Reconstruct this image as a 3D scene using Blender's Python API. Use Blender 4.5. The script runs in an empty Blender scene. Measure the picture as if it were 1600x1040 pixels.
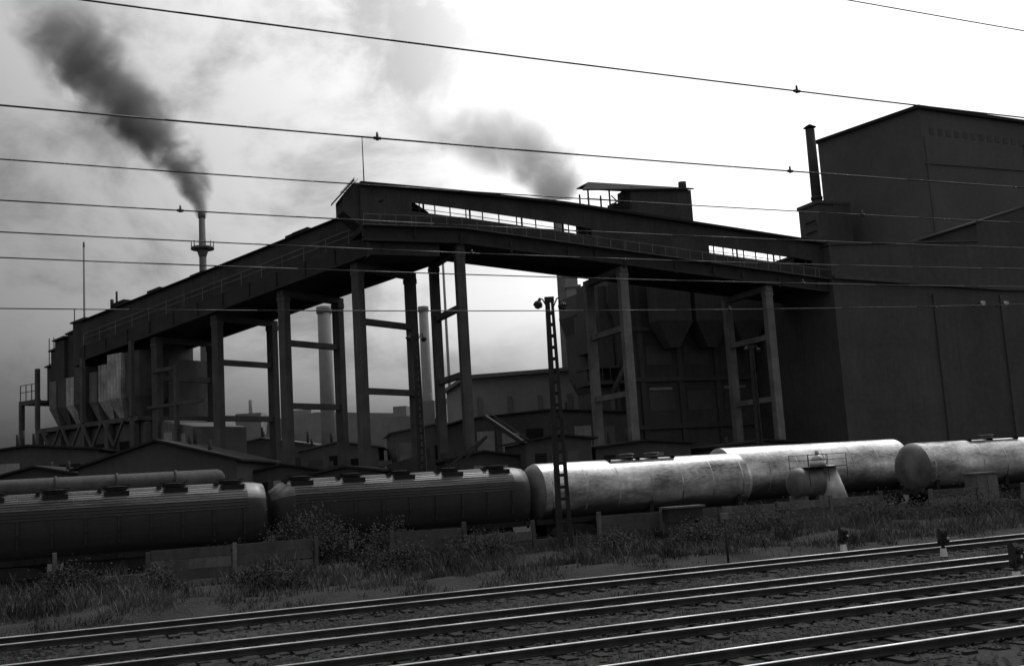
import bpy, math, random, bmesh
from mathutils import Vector, Matrix, noise
random.seed(7)
R=math.radians
sc=bpy.context.scene
COL=sc.collection
CA,SA=math.cos(R(23)),math.sin(R(23))
def T(u,v,z=0): return (u*CA-v*SA, u*SA+v*CA, z)

# ---------------------------------------------------------------- materials
class NT:
    def __init__(s,nt): s.nt=nt; nt.nodes.clear()
    def n(s,t,**k):
        x=s.nt.nodes.new(t)
        for a,b in k.items():
            if a.startswith('i_'):
                key=a[2:]
                x.inputs[int(key) if key.isdigit() else key.replace('_',' ')].default_value=b
            else: setattr(x,a,b)
        return x
    def l(s,a,b): s.nt.links.new(a,b)
    def math(s,op,a,b=None,c=None):
        x=s.n('ShaderNodeMath',operation=op)
        for i,v in enumerate((a,b,c)):
            if v is None: continue
            if isinstance(v,(int,float)): x.inputs[i].default_value=v
            else: s.l(v,x.inputs[i])
        return x.outputs[0]
    def mr(s,v,a,b,c,d,sm=False):
        x=s.n('ShaderNodeMapRange'); 
        if sm: x.interpolation_type='SMOOTHSTEP'
        s.l(v,x.inputs[0])
        for i,q in enumerate((a,b,c,d)): x.inputs[i+1].default_value=q
        return x.outputs[0]
def mat(name,lo,hi,scale=1.0,rough=.85,metal=0.0,bump=.3,bdist=.03,stretch=(1,1,1),wave=None,streak=0.0,fine=14.0,fadez=None):
    m=bpy.data.materials.new(name); m.use_nodes=True
    t=NT(m.node_tree)
    out=t.n('ShaderNodeOutputMaterial'); p=t.n('ShaderNodeBsdfPrincipled')
    t.l(p.outputs[0],out.inputs[0])
    if rough>=.8: p.inputs['Specular IOR Level'].default_value=.12
    tc=t.n('ShaderNodeTexCoord'); oi=t.n('ShaderNodeObjectInfo')
    mp=t.n('ShaderNodeMapping'); mp.inputs['Scale'].default_value=stretch
    va=t.n('ShaderNodeVectorMath',operation='ADD')
    cr=t.n('ShaderNodeCombineXYZ'); rm=t.math('MULTIPLY',oi.outputs['Random'],37.0)
    for i in range(3): t.l(rm,cr.inputs[i])
    t.l(tc.outputs['Object'],va.inputs[0]); t.l(cr.outputs[0],va.inputs[1]); t.l(va.outputs[0],mp.inputs['Vector'])
    n1=t.n('ShaderNodeTexNoise',i_Scale=scale,i_Detail=8.0,i_Roughness=.62); t.l(mp.outputs[0],n1.inputs['Vector'])
    n2=t.n('ShaderNodeTexNoise',i_Scale=scale*fine,i_Detail=5.0,i_Roughness=.7); t.l(mp.outputs[0],n2.inputs['Vector'])
    f=t.math('ADD',t.math('MULTIPLY',n1.outputs[0],.68),t.math('MULTIPLY',n2.outputs[0],.32))
    f=t.mr(f,.36,.64,0,1)
    if streak:
        m2=t.n('ShaderNodeMapping'); m2.inputs['Scale'].default_value=(2.2,2.2,.12); t.l(va.outputs[0],m2.inputs['Vector'])
        n3=t.n('ShaderNodeTexNoise',i_Scale=1.6,i_Detail=6.0,i_Roughness=.7); t.l(m2.outputs[0],n3.inputs['Vector'])
        s=t.mr(n3.outputs[0],.42,.66,0,streak)
        f=t.math('MULTIPLY',f,t.math('SUBTRACT',1.0,s))
    if fadez:
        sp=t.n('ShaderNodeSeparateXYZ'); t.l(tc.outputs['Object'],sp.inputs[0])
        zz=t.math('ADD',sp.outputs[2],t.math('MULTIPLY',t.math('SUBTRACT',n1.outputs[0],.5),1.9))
        f=t.math('MULTIPLY',f,t.mr(zz,fadez[0],fadez[1],0,1))  # colour gets darker towards the bottom
    mx=t.n('ShaderNodeMix',data_type='RGBA'); t.l(f,mx.inputs[0])
    mx.inputs[6].default_value=(lo,lo,lo,1); mx.inputs[7].default_value=(hi,hi,hi,1)
    t.l(mx.outputs[2],p.inputs['Base Color'])
    p.inputs['Metallic'].default_value=metal
    t.l(t.mr(n1.outputs[0],.3,.7,max(.05,rough-.12),min(1,rough+.12)),p.inputs['Roughness'])
    h=n2.outputs[0]
    if wave:
        w=t.n('ShaderNodeTexWave',bands_direction=wave[0],i_Scale=wave[1],i_Distortion=.3)
        t.l(tc.outputs['Object'],w.inputs['Vector']); h=t.math('ADD',t.math('MULTIPLY',h,.5),w.outputs['Fac'])
    b=t.n('ShaderNodeBump',i_Strength=bump,i_Distance=bdist); t.l(h,b.inputs['Height']); t.l(b.outputs[0],p.inputs['Normal'])
    return m
M={}
M['cladding']=mat('dark_sheet_cladding',.03,.07,.35,.85,0,.5,.05,wave=('X',2.2),streak=.5)
M['soot']=mat('sooty_steel',.022,.045,.8,.8)
M['roofing']=mat('roof_felt',.016,.032,.5,.95)
M['concrete']=mat('sooty_concrete',.06,.17,.6,.9,streak=.5)
M['concrete_d']=mat('dark_concrete',.045,.10,.5,.9,streak=.6)
M['column']=mat('column_concrete',.09,.20,.5,.9,streak=.5)
M['wall']=mat('hall_wall',.048,.088,.12,.9,0,.4,.05,streak=.5)
M['wall_h']=mat('bunker_haze_wall',.07,.14,.2,.9,0,.4,.05,streak=.6)  # hall wall colour lifted to paint haze on the bunkers
M['wall_up']=mat('hall_upper_wall',.07,.105,.15,.9,0,.5,.06,wave=('X',1.4),streak=.35)
M['bin']=mat('stained_bin',.12,.5,.5,.9,streak=.9)
M['glass']=mat('dirty_glass',.03,.06,1,.5,0,.1)
M['void']=mat('opening_dark',.010,.02,1,.9)
M['pale']=mat('pale_render',.14,.30,.4,.9,streak=.5)
M['far']=mat('far_haze_wall',.26,.40,.05,.95,streak=.3)  # pale base colour imitates distance haze
M['far2']=mat('far_haze_dark_wall',.17,.27,.05,.95,streak=.4)  # darker far walls, also lifted to paint in haze
M['far3']=mat('far_haze_brick',.16,.24,.1,.95,streak=.3)  # haze over distant shafts and halls is put into the colour
M['mid']=mat('mid_haze_wall',.09,.16,.1,.95,streak=.5)  # colour lightened to stand in for mid-distance haze
M['silver']=mat('silver_tank_paint',.06,.90,.8,.40,.2,.10,.02,stretch=(.3,1,1),streak=.22,fadez=(1.6,3.0))  # barrel colour darkens towards the bottom
M['silver_d']=mat('dark_tank_end',.05,.17,.9,.55,.2,.12,.02,streak=.5)  # darker tone than the barrel, also for manways and the vessel shell
M['vessel']=mat('worn_vessel_paint',.2,.65,1.2,.45,.2,.12,.02,streak=.4)
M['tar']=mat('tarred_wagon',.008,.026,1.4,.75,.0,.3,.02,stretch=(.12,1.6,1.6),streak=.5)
M['tar_roof']=mat('skylit_wagon_roof',.012,.19,.9,.5,.25,.3,.03,stretch=(.35,3.5,3.5))  # lighter than the sides: skylight on the upper faces painted into the colour
M['frame']=mat('wagon_underframe',.012,.03,1.5,.85)
M['railhead']=mat('polished_rail',.22,.6,.35,.34,.9,.03,.005)
M['rust']=mat('rusty_rail_web',.02,.06,2,.9)
M['sleeper']=mat('oiled_sleeper',.010,.04,2.5,.95,0,.6,.02)
M['wire']=mat('wire_metal',.02,.03,3,.6)
M['ballast']=mat('ballast_gravel',.005,.055,.22,.97,0,1.0,.12,fine=36)
M['stone']=mat('ballast_stone',.008,.08,.4,.95)
M['ground']=mat('cinder_ground',.010,.03,.12,.97,0,.8,.15,fine=30)
M['soil']=mat('verge_soil',.010,.05,.6,.97,0,1,.15,fine=20)
M['grass']=mat('dry_grass',.006,.14,.6,.95,0,0,.01,fine=5)
M['leaf']=mat('bush_leaf',.010,.06,1.2,.85,0,0,.01)
M['bark']=mat('bark',.02,.05,3,.9)
M['white']=mat('white_paint',.5,.8,2,.7)
M['mast']=mat('mast_concrete',.018,.045,1.5,.9,streak=.4)

# ---------------------------------------------------------------- mesh builder
class MB:
    def __init__(s): s.v=[]; s.f=[]; s.mi=[]; s.cur=0; s.sm=set()
    def add(s,vs,fs,smooth=False):
        o=len(s.v); s.v+= [tuple(x) for x in vs]
        for f in fs:
            if smooth: s.sm.add(len(s.f))
            s.f.append([i+o for i in f]); s.mi.append(s.cur)
        return s
    def hexa(s,p): return s.add(p,[(0,1,2,3),(7,6,5,4),(0,4,5,1),(1,5,6,2),(2,6,7,3),(3,7,4,0)])
    def box(s,x0,x1,y0,y1,z0,z1):
        return s.hexa([(x0,y0,z0),(x1,y0,z0),(x1,y1,z0),(x0,y1,z0),(x0,y0,z1),(x1,y0,z1),(x1,y1,z1),(x0,y1,z1)])
    def ramp(s,x0,x1,y0,y1,b0,t0,b1,t1):
        return s.hexa([(x0,y0,b0),(x1,y0,b1),(x1,y1,b1),(x0,y1,b0),(x0,y0,t0),(x1,y0,t1),(x1,y1,t1),(x0,y1,t0)])
    def taper(s,x0,x1,y0,y1,z0,z1,d):
        return s.hexa([(x0,y0,z0),(x1,y0,z0),(x1,y1,z0),(x0,y1,z0),(x0+d,y0+d,z1),(x1-d,y0+d,z1),(x1-d,y1-d,z1),(x0+d,y1-d,z1)])
    def beam(s,p,q,w,h=None):
        h=h or w; p=Vector(p); q=Vector(q); d=(q-p).normalized()
        up=Vector((0,0,1)) if abs(d.z)<.95 else Vector((0,1,0))
        a=d.cross(up).normalized()*w/2; b=a.cross(d).normalized()*h/2
        return s.hexa([p-a-b,p+a-b,p+a+b,p-a+b,q-a-b,q+a-b,q+a+b,q-a+b])
    def cyl(s,p,q,r0,r1=None,n=16):
        r1=r0 if r1 is None else r1; p=Vector(p); q=Vector(q); d=(q-p).normalized()
        up=Vector((0,0,1)) if abs(d.z)<.95 else Vector((0,1,0))
        a=d.cross(up).normalized(); b=a.cross(d).normalized()
        vs=[p+(a*math.cos(2*math.pi*i/n)+b*math.sin(2*math.pi*i/n))*r0 for i in range(n)]
        vs+=[q+(a*math.cos(2*math.pi*i/n)+b*math.sin(2*math.pi*i/n))*r1 for i in range(n)]
        s.add(vs,[(i,(i+1)%n,n+(i+1)%n,n+i) for i in range(n)],True)
        o=len(s.v)-2*n
        s.f.append([o+i for i in range(n)][::-1]); s.mi.append(s.cur); s.f.append([o+n+i for i in range(n)]); s.mi.append(s.cur)
        return s
    def tube(s,pts,r,n=6):
        for a,b in zip(pts,pts[1:]): s.cyl(a,b,r,r,n)
        return s
    def prism(s,poly,y0,y1):
        n=len(poly); vs=[(x,y0,z) for x,z in poly]+[(x,y1,z) for x,z in poly]
        return s.add(vs,[list(range(n)),list(range(2*n-1,n-1,-1))]+[(i,n+i,n+(i+1)%n,(i+1)%n) for i in range(n)])
    def prismx(s,poly,x0,x1):
        n=len(poly); vs=[(x0,y,z) for y,z in poly]+[(x1,y,z) for y,z in poly]
        return s.add(vs,[list(range(n)),list(range(2*n-1,n-1,-1))]+[(i,n+i,n+(i+1)%n,(i+1)%n) for i in range(n)])
    def loft(s,rings,smooth=True,cap=True):
        n=len(rings[0]); vs=[p for r in rings for p in r]
        fs=[(k*n+i,k*n+(i+1)%n,(k+1)*n+(i+1)%n,(k+1)*n+i) for k in range(len(rings)-1) for i in range(n)]
        s.add(vs,fs,smooth)
        if cap: s.add(rings[0],[list(range(n))[::-1]]); s.add(rings[-1],[list(range(n))])
        return s
def link(ob): COL.objects.link(ob); return ob
def mesh(name,b,mats):
    me=bpy.data.meshes.new(name); me.from_pydata(b.v,[],b.f); 
    if not isinstance(mats,(list,tuple)): mats=[mats]
    for m in mats: me.materials.append(M[m] if isinstance(m,str) else m)
    for i,p in enumerate(me.polygons):
        p.material_index=b.mi[i]
        if i in b.sm: p.use_smooth=True
    bm=bmesh.new(); bm.from_mesh(me); bmesh.ops.recalc_face_normals(bm,faces=bm.faces); bm.to_mesh(me); bm.free()
    return me
def thing(name,label,cat,loc=(0,0,0),rz=0,group=None):
    o=bpy.data.objects.new(name,None); o.empty_display_size=.5; link(o)
    o.location=loc; o.rotation_euler=(0,0,R(rz)); o['label']=label; o['category']=cat
    if group: o['group']=group
    return o
def part(par,name,b,m,label=None):
    o=link(bpy.data.objects.new(name,mesh(name,b,m))); o.parent=par
    if label: o['label']=label
    return o
def struct(name,b,m,kind='structure'):
    o=link(bpy.data.objects.new(name,mesh(name,b,m))); o['kind']=kind; return o

# ---------------------------------------------------------------- ground
b=MB(); b.add([(-3000,-3000,0),(3000,-3000,0),(3000,3000,0),(-3000,3000,0)],[(0,1,2,3)])
struct('ground',b,'ground')
TR=(28.5,23.3,19.0,15.0,10.9)
b=MB(); nu,nv=360,60
vs=[]
for j in range(nv+1):
    for i in range(nu+1):
        u=-30+i*.36; v=7+j*.4
        vs.append(T(u,v,.035+.03*noise.noise(Vector((u*.5,v*1.1,0)))+.02*noise.noise(Vector((u*2.3,v*2.9,3)))))
b.add(vs,[(j*(nu+1)+i,j*(nu+1)+i+1,(j+1)*(nu+1)+i+1,(j+1)*(nu+1)+i) for j in range(nv) for i in range(nu)],True)
struct('ballast_bed',b,'ballast')
b=MB(); nu,nv=170,28
vs=[]
def vz(u,v):
    j=(v-30.6)/.62
    e=max(0,min(1,j/3,(nv-j)/3))
    return max(.012,.012+e*(.12+.38*max(0,noise.noise(Vector((u*.22,v*.35,0)))+.2)+.12*noise.noise(Vector((u*1.1,v*1.3,4)))))
for j in range(nv+1):
    for i in range(nu+1):
        u=-40+i*.8; v=30.6+j*.62
        vs.append(T(u,v,vz(u,v)))
b.add(vs,[(j*(nu+1)+i,j*(nu+1)+i+1,(j+1)*(nu+1)+i+1,(j+1)*(nu+1)+i) for j in range(nv) for i in range(nu)],True)
struct('verge',b,'soil')

# ---------------------------------------------------------------- tracks
def railbuf(y,x0,x1):
    b=MB(); b.cur=0
    b.box(x0,x1,y-.07,y+.07,.10,.13); b.box(x0,x1,y-.012,y+.012,.13,.20)
    b.prismx([(y-.037,.20),(y-.038,.24),(y+.038,.24),(y+.037,.20)],x0,x1)
    b.cur=1; b.prismx([(y-.037,.2405),(y-.028,.252),(y-.012,.256),(y+.012,.256),(y+.028,.252),(y+.037,.2405)],x0,x1)
    return b
for k,v in enumerate(list(TR)+[50.8,55.0]):
    tr=thing('railway_track','straight steel railway track on dark sleepers and ballast','railway track',T(0,v,0),23,'parallel railway tracks')
    for y in (-.75,.75):
        part(tr,'rail',railbuf(y,-55,130),['rust','railhead'] if v<40 else ['rust','rust'])
    s=MB(); x=-54
    while x<129:
        dz=random.uniform(-.03,.012); a=random.uniform(-.05,.05); x+=random.uniform(-.03,.03)
        s.hexa([(x-.13+a,-1.3,.0),(x+.13+a,-1.3,.0),(x+.13-a,1.3,.0),(x-.13-a,1.3,.0),(x-.12+a,-1.3,.085+dz),(x+.12+a,-1.3,.085+dz),(x+.12-a,1.3,.085+dz),(x-.12-a,1.3,.085+dz)])
        x+=.63
    o=part(tr,'sleepers',s,'sleeper'); o['kind']='stuff'
b=MB()
def stone(b,x,y,z,r):
    p=[(x+r*random.uniform(.7,1.3),y,z),(x,y+r*random.uniform(.7,1.3),z),(x-r,y,z),(x,y-r*random.uniform(.7,1.2),z),(x+r*.2,y,z+r*random.uniform(.5,1)),]
    b.add(p,[(0,1,4),(1,2,4),(2,3,4),(3,0,4)])
for i in range(60000):
    v=random.uniform(8,31); umin=-.25*v-3; umax=1.2*v+6
    u=random.uniform(umin-4,umax+4)
    if noise.noise(Vector((u*.25,v*.6,2)))<random.uniform(-.5,.2): continue
    x,y,_=T(u,v)
    stone(b,x,y,.05,random.uniform(.03,.075))
struct('ballast_stones',b,'stone','stuff')

# ---------------------------------------------------------------- grass
b=MB()
def blade(b,x,y,z,h,w):
    a=random.uniform(0,6.28); dx,dy=math.cos(a)*w,math.sin(a)*w; l=random.uniform(.05,.8)*h; c=random.uniform(0,6.28)
    lx,ly=math.cos(c)*l,math.sin(c)*l
    b.add([(x-dx,y-dy,z),(x+dx,y+dy,z),(x+lx*.4+dx*.6,y+ly*.4+dy*.6,z+h*.6),(x+lx*.4-dx*.6,y+ly*.4-dy*.6,z+h*.6),(x+lx,y+ly,z+h)],[(0,1,2,3),(3,2,4)])
cnt=0
while cnt<105000:
    v=random.uniform(30.9,46.5); u=random.uniform(-22,72)
    d=noise.noise(Vector((u*.33,v*.5,7)))+.8*noise.noise(Vector((u*1.2,v*1.5,1)))
    edge=min(1,(v-30.9)/3)
    if d+.28*edge<random.uniform(-.1,.5): continue
    x,y,_=T(u,v)
    h=random.uniform(.06,.34)*(1+max(0,d)*2.1)*(.3+.7*edge)
    blade(b,x,y,vz(u,v)-.03,h,random.uniform(.008,.026)); cnt+=1
for i in range(9000):
    v=random.choice((25.9,21.1,17.0,25.9))+random.gauss(0,.25); u=random.uniform(-12,45)
    if noise.noise(Vector((u*.5,v*.2,9)))<.12: continue
    x,y,_=T(u,v); blade(b,x,y,.03,random.uniform(.04,.16),.01)
struct('grass',b,'grass','stuff')

def bush(loc,rx,ry,h,n,label):
    t=thing('bush',label,'bush',loc,0,'bushes on the railway verge')
    s=MB(); tips=[]
    for i in range(18):
        a=random.uniform(0,6.28); q=random.uniform(.2,1)
        tip=Vector((math.cos(a)*rx*q,math.sin(a)*ry*q,h*(1.05-.55*q*q)*random.uniform(.6,1.05)))
        mid=tip*.5+Vector((0,0,h*.12)); s.tube([(0,0,0),mid,tip],.018,5); tips+= [tip,mid,tip*.8]
    part(t,'stem',s,'bark')
    l=MB()
    cl=[Vector((p.x*random.uniform(.7,1.1),p.y*random.uniform(.7,1.1),p.z*random.uniform(.6,1.05))) for p in tips for _ in range(2)]
    for i in range(n):
        c=random.choice(cl); p=c+Vector([random.gauss(0,.15*max(rx,1)*.9) for _ in range(3)])
        p.z=max(.03,p.z); e=Vector([random.gauss(0,1) for _ in range(3)]).normalized(); f=e.orthogonal().normalized()
        r=random.uniform(.03,.07)
        l.add([p-e*r,p+f*r*.5,p+e*r,p-f*r*.5],[(0,1,2,3)])
    part(t,'foliage',l,'leaf')
for u,v,rx,ry,h,n,lab in ((9.3,42.6,2.0,1.0,2.6,12000,'leafy dark bush growing by the fence near wagons'),
    (12.2,42.4,1.6,.8,1.8,6000,'leafy dark bush growing by the fence near wagons'),
    (5.9,42.9,1.5,.8,1.3,4500,'low straggly bush growing beside the fence'),
    (0.5,40.5,1.8,.8,1.1,4500,'low straggly bush growing beside the fence'),
    (3.0,38.5,1.4,.8,.9,4500,'low leafy bush on the grassy verge'),
    (6.5,37.0,1.6,.8,.7,4000,'low leafy bush on the grassy verge'),
    (11,38.5,2.0,.9,1.0,5000,'low leafy bush on the grassy verge'),
    (15,39.2,2.0,.9,1.1,5000,'low leafy bush on the grassy verge'),
    (20.3,38.8,1.5,.8,.85,4500,'low leafy bush on the grassy verge'),
    (24.5,38.2,1.9,.8,1.0,5000,'low leafy bush on the grassy verge'),
    (28.5,40.2,2.4,.9,1.2,6000,'spreading weedy bush in front of the fence'),
    (34,40.0,2.6,.9,1.2,6000,'spreading weedy bush in front of the fence'),
    (40,39.8,2.8,1.0,1.15,6000,'spreading weedy bush in front of the fence'),
    (48,39.5,3.0,1.0,1.2,6000,'spreading weedy bush in front of the fence')):
    bush(T(u,v),rx,ry,h,n,lab)

# ---------------------------------------------------------------- fence
fe=thing('concrete_fence','low weathered concrete plank fence along the railway verge','fence',T(-9,41.4),23)
x=0;i=0
while x<70:
    hgt=random.uniform(1.3,1.6); lean=random.uniform(-.06,.06); p=MB(); p.hexa([(x-.08,-.09,0),(x+.08,-.09,0),(x+.08,.09,0),(x-.08,.09,0),(x-.07+lean,-.08,hgt+.12),(x+.07+lean,-.08,hgt+.12),(x+.07+lean,.08,hgt+.12),(x-.07+lean,.08,hgt+.12)]); part(fe,'post',p,'concrete_d' if random.random()<.5 else 'concrete')
    if not (i in (1,2,6)): 
        n=random.choice((4,4,3,3,2))
        if i<4: n=2
        for k in range(n):
            q=MB(); q.ramp(x+.09,x+2.9,-.03+random.uniform(-.02,.02),.03,.03+k*.37+random.uniform(-.01,.02),.385+k*.37,.03+k*.37+random.uniform(-.05,.03),.385+k*.37+random.uniform(-.04,0))
            part(fe,'plank',q,'concrete' if random.random()<.3 else 'concrete_d')
    x+=3;i+=1

# ---------------------------------------------------------------- wagons
def ring(x,ry,rz,cy,cz,n=32):
    return [(x,cy+ry*math.cos(2*math.pi*i/n),cz+rz*math.sin(2*math.pi*i/n)) for i in range(n)]
def bogies(t,L):
    u=MB(); u.box(-L/2+.2,L/2-.2,-1.1,-.95,.95,1.2); u.box(-L/2+.2,L/2-.2,.95,1.1,.95,1.2)
    for xx in (-L/2+.15,-L/4,0,L/4,L/2-.35): u.box(xx,xx+.2,-1.25,1.25,.97,1.17)
    for e in (-1,1):
        for y in (-.88,.88): u.cyl((e*(L/2-.1),y,1.07),(e*(L/2+.17),y,1.07),.09,.09,10); u.cyl((e*(L/2+.17),y,1.07),(e*(L/2+.2),y,1.07),.23,.23,14)
    u.box(-L/6,L/6,-1.0,1.0,.45,.94)
    part(t,'underframe',u,'frame')
    for e in (-1,1):
        cx=e*(L/2-2.2)
        bg=MB(); 
        for y in (-1.02,1.02): bg.prism([(cx-1.3,.45),(cx-1.1,.75),(cx-.4,.9),(cx+.4,.9),(cx+1.1,.75),(cx+1.3,.45),(cx+.5,.4),(cx-.5,.4)],y-.06,y+.06)
        bg.box(cx-.2,cx+.2,-.95,.95,.6,.94)
        bo=part(t,'bogie',bg,'frame')
        for w in (-.9,.9):
            ws=MB(); ws.cyl((cx+w,-.95,.765),(cx+w,.95,.765),.08,.08,10)
            for y in (-.75,.75): ws.cyl((cx+w,y-.06,.765),(cx+w,y+.06,.765),.46,.46,24)
            part(bo,'wheelset',ws,'frame')
def tank_wagon(u0,u1,label,r=1.45,man=0,v=50.8,cz=2.5):
    L=u1-u0; t=thing('tank_wagon',label,'railway wagon',T((u0+u1)/2,v),23,'wagons standing on the siding')
    h=L/2-.08
    prof=[(-h-.0,.02),(-h+.03,.45),(-h+.1,.85),(-h+.24,1.17),(-h+.42,1.36),(-h+.58,r-.01),(-h+.6,r)]
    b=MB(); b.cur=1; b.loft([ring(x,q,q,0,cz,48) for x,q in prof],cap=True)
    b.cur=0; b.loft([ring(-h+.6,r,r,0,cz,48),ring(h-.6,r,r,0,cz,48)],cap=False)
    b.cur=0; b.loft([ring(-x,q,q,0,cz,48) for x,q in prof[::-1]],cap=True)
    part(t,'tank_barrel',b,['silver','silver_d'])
    N=7
    for k in range(N):
        sb=MB(); x=-h+1+(2*h-2)*k/(N-1); sb.loft([ring(x-.035,r+.006,r+.006,0,cz,48),ring(x+.035,r+.006,r+.006,0,cz,48)],cap=False)
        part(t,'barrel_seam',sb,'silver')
    if man:
        for mx_ in ([-.6,.9] if man==2 else [0]):
            d=MB(); d.cyl((mx_,0,cz+r-.1),(mx_,0,cz+r+.2),.35,.35,20); d.cyl((mx_,0,cz+r+.2),(mx_,0,cz+r+.27),.42,.4,20); part(t,'manway',d,'silver_d')
        w=MB()
        for y in (-.5,.5): w.box(-1.9,1.9,y-.15,y+.15,cz+r+.02,cz+r+.07)
        for xx in (-1.9,-.2,1.9): w.box(xx-.03,xx+.03,-.65,.65,cz+r-.1,cz+r+.019)
        part(t,'walkway',w,'frame')
    for xx in (-h+1.2,0,h-1.2):
        sd=MB(); sd.prismx([(-1.2,1.15),(-1.25,1.75),(-1.05,1.5),(-.6,1.22),(0,1.15),(.6,1.22),(1.05,1.5),(1.25,1.75),(1.2,1.15)],xx-.12,xx+.12); part(t,'saddle',sd,'frame')
    bogies(t,L)
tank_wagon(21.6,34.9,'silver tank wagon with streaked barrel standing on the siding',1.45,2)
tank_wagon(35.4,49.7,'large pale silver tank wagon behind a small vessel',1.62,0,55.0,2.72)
tank_wagon(46.1,59.4,'bright silver tank wagon with dark end',1.45,1)
def hopper(u0,u1):
    L=u1-u0; t=thing('hopper_wagon','dark round-roofed hopper wagon with roof hatches on the siding','railway wagon',T((u0+u1)/2,50.8),23,'wagons standing on the siding')
    h=L/2-.05
    P=[(-.9,1.0),(-1.35,1.6),(-1.5,2.2),(-1.5,2.75),(-1.40,3.15),(-1.18,3.46),(-.8,3.72),(-.3,3.86),(.3,3.86),(.8,3.72),(1.18,3.46),(1.40,3.15),(1.5,2.75),(1.5,2.2),(1.35,1.6),(.9,1.0)]
    def sec(x,k): return [(x,y*k,2.7+(z-2.7)*k) for y,z in P]
    def shell(rs):
        n=len(P)
        for k in range(len(rs)-1):
            for i in range(n):
                b.cur=1 if 4<=i<=9 else 0  # upper faces take the lighter colour with painted skylight
                b.add([rs[k][i],rs[k][(i+1)%n],rs[k+1][(i+1)%n],rs[k+1][i]],[(0,1,2,3)],True)
    b=MB(); 
    b.add(sec(-h,.55),[list(range(16))]); shell([sec(-h,.55),sec(-h+.5,.86),sec(-h+.8,.96),sec(-h+1.0,1)])
    shell([sec(-h+1,1),sec(h-.8,1)]); shell([sec(h-.8,1),sec(h-.4,.97),sec(h,.9)]); b.cur=0; b.add(sec(h,.9),[list(range(16))])
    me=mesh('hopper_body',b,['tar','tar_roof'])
    bm=bmesh.new(); bm.from_mesh(me); bmesh.ops.remove_doubles(bm,verts=bm.verts,dist=.001); bmesh.ops.recalc_face_normals(bm,faces=bm.faces); bm.to_mesh(me); bm.free()
    o=link(bpy.data.objects.new('hopper_body',me)); o.parent=t
    for k in range(5):
        x=-h+1.4+k*(2*h-2.8)/4
        q=MB(); q.cyl((x,-.2,3.8),(x,-.2,3.95),.5,.5,18); q.cyl((x,-.2,3.95),(x,-.2,4.0),.56,.3,18); q.box(x-.6,x+.6,-.25,-.15,4.0,4.04)
        q.box(x-.75,x-.6,-.8,.2,3.75,3.9); q.box(x-.5,x+.5,-1.05,-.75,3.55,3.78); part(t,'roof_hatch',q,'frame')
    r=MB()
    for i in range(3,7):
        (ya,za),(yb,zb)=P[i],P[i+1]
        for f in (0,.33,.66):
            y=ya+(yb-ya)*f; z=za+(zb-za)*f
            r.cyl((-h+1,y,z),(h-.8,y,z),.022,.022,6)
    part(t,'roof_ribs',r,'tar')
    for k in range(9):
        x=-h+1.1+k*(2*h-2.1)/8; s_=MB()
        s_.hexa([(x-.05,-1.40,1.6),(x+.05,-1.40,1.6),(x+.05,-1.3,1.6),(x-.05,-1.3,1.6),(x-.05,-1.55,2.2),(x+.05,-1.55,2.2),(x+.05,-1.45,2.2),(x-.05,-1.45,2.2)]); s_.box(x-.05,x+.05,-1.55,-1.45,2.18,2.75)
        part(t,'side_stiffener',s_,'tar')
    bogies(t,L)
hopper(-3.9,8.7); hopper(8.9,21.5); hopper(-16.6,-4.0)

t=thing('storage_vessel','small horizontal vessel with domed end, conical skirt and guard rail','storage tank',T(36.4,46.6),23)
b=MB(); b.loft([ring(x,q,q,0,2.15,28) for x,q in [(-1.6,.02),(-1.57,.4),(-1.45,.66),(-1.25,.8),(-.3,.82),(.0,.82)]]); part(t,'vessel_shell',b,'silver_d')
b=MB(); b.cyl((.75,0,.9),(.75,0,3.0),1.05,.42,28); part(t,'conical_skirt',b,'vessel')
b=MB(); b.cyl((.2,0,2.97),(.2,0,3.25),.42,.42,20); b.cyl((.2,0,3.25),(.2,0,3.55),.38,.18,16); b.cyl((.2,0,3.55),(.2,0,3.8),.12,.1,12); part(t,'dome',b,'vessel')
b=MB()
for xx in (-1.0,.2,1.4):
    for y in (-.8,.8): b.cyl((xx,y,2.0 if xx<0 else 2.2),(xx,y,3.6),.018,.018,6)
for y in (-.8,.8):
    for z in (3.3,3.58): b.cyl((-1.0,y,z),(1.4,y,z),.016,.016,6)
b.box(-1.0,1.4,-.85,.85,2.92,2.96); part(t,'guard_rail',b,'frame')
for xx in (-1.2,-.3,1.3):
    b=MB(); b.taper(xx-.15,xx+.15,-.7,.7,0,1.5,.05); part(t,'saddle_support',b,'concrete')

# ---------------------------------------------------------------- conveyor galleries
def portal(par,x,y0,y1,ztop,beams,w=1.0,m='concrete_d'):
    b=MB()
    for y in (y0,y1):
        b.box(x-w/2,x+w/2,y-w*.4,y+w*.4,0,ztop); b.box(x-w*.56,x+w*.56,y-w*.46,y+w*.46,ztop-.5,ztop+.004); b.box(x-w,x+w,y-w,y+w,0,.6)
    for z in beams: b.box(x-w*.3,x+w*.3,y0+w*.4,y1-w*.4,z-.28,z+.28)
    b.box(x-w*.45,x+w*.45,y0-.5,y1+.5,ztop+.01,ztop+.6)
    part(par,'support_frame',b,m)
ga=thing('conveyor_gallery','long dark sheet-clad inclined conveyor gallery on tall concrete portal frames','conveyor',(-14.1,100,0),-35)
bot=lambda x:24.9+.105*x
top=lambda x:29.65+.103*x
E=-43
xs=[E]+list(range(-40,5,4))
for y in (-.6,5.2):
    b=MB()
    for a,c in zip(xs,xs[1:]): b.ramp(a,c,y,y+.15,bot(a)+1.0,top(a)-.9,bot(c)+1.0,top(c)-.9)
    part(ga,'side_wall',b,'cladding')
b=MB()
a,c=E-.5,4.2
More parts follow.
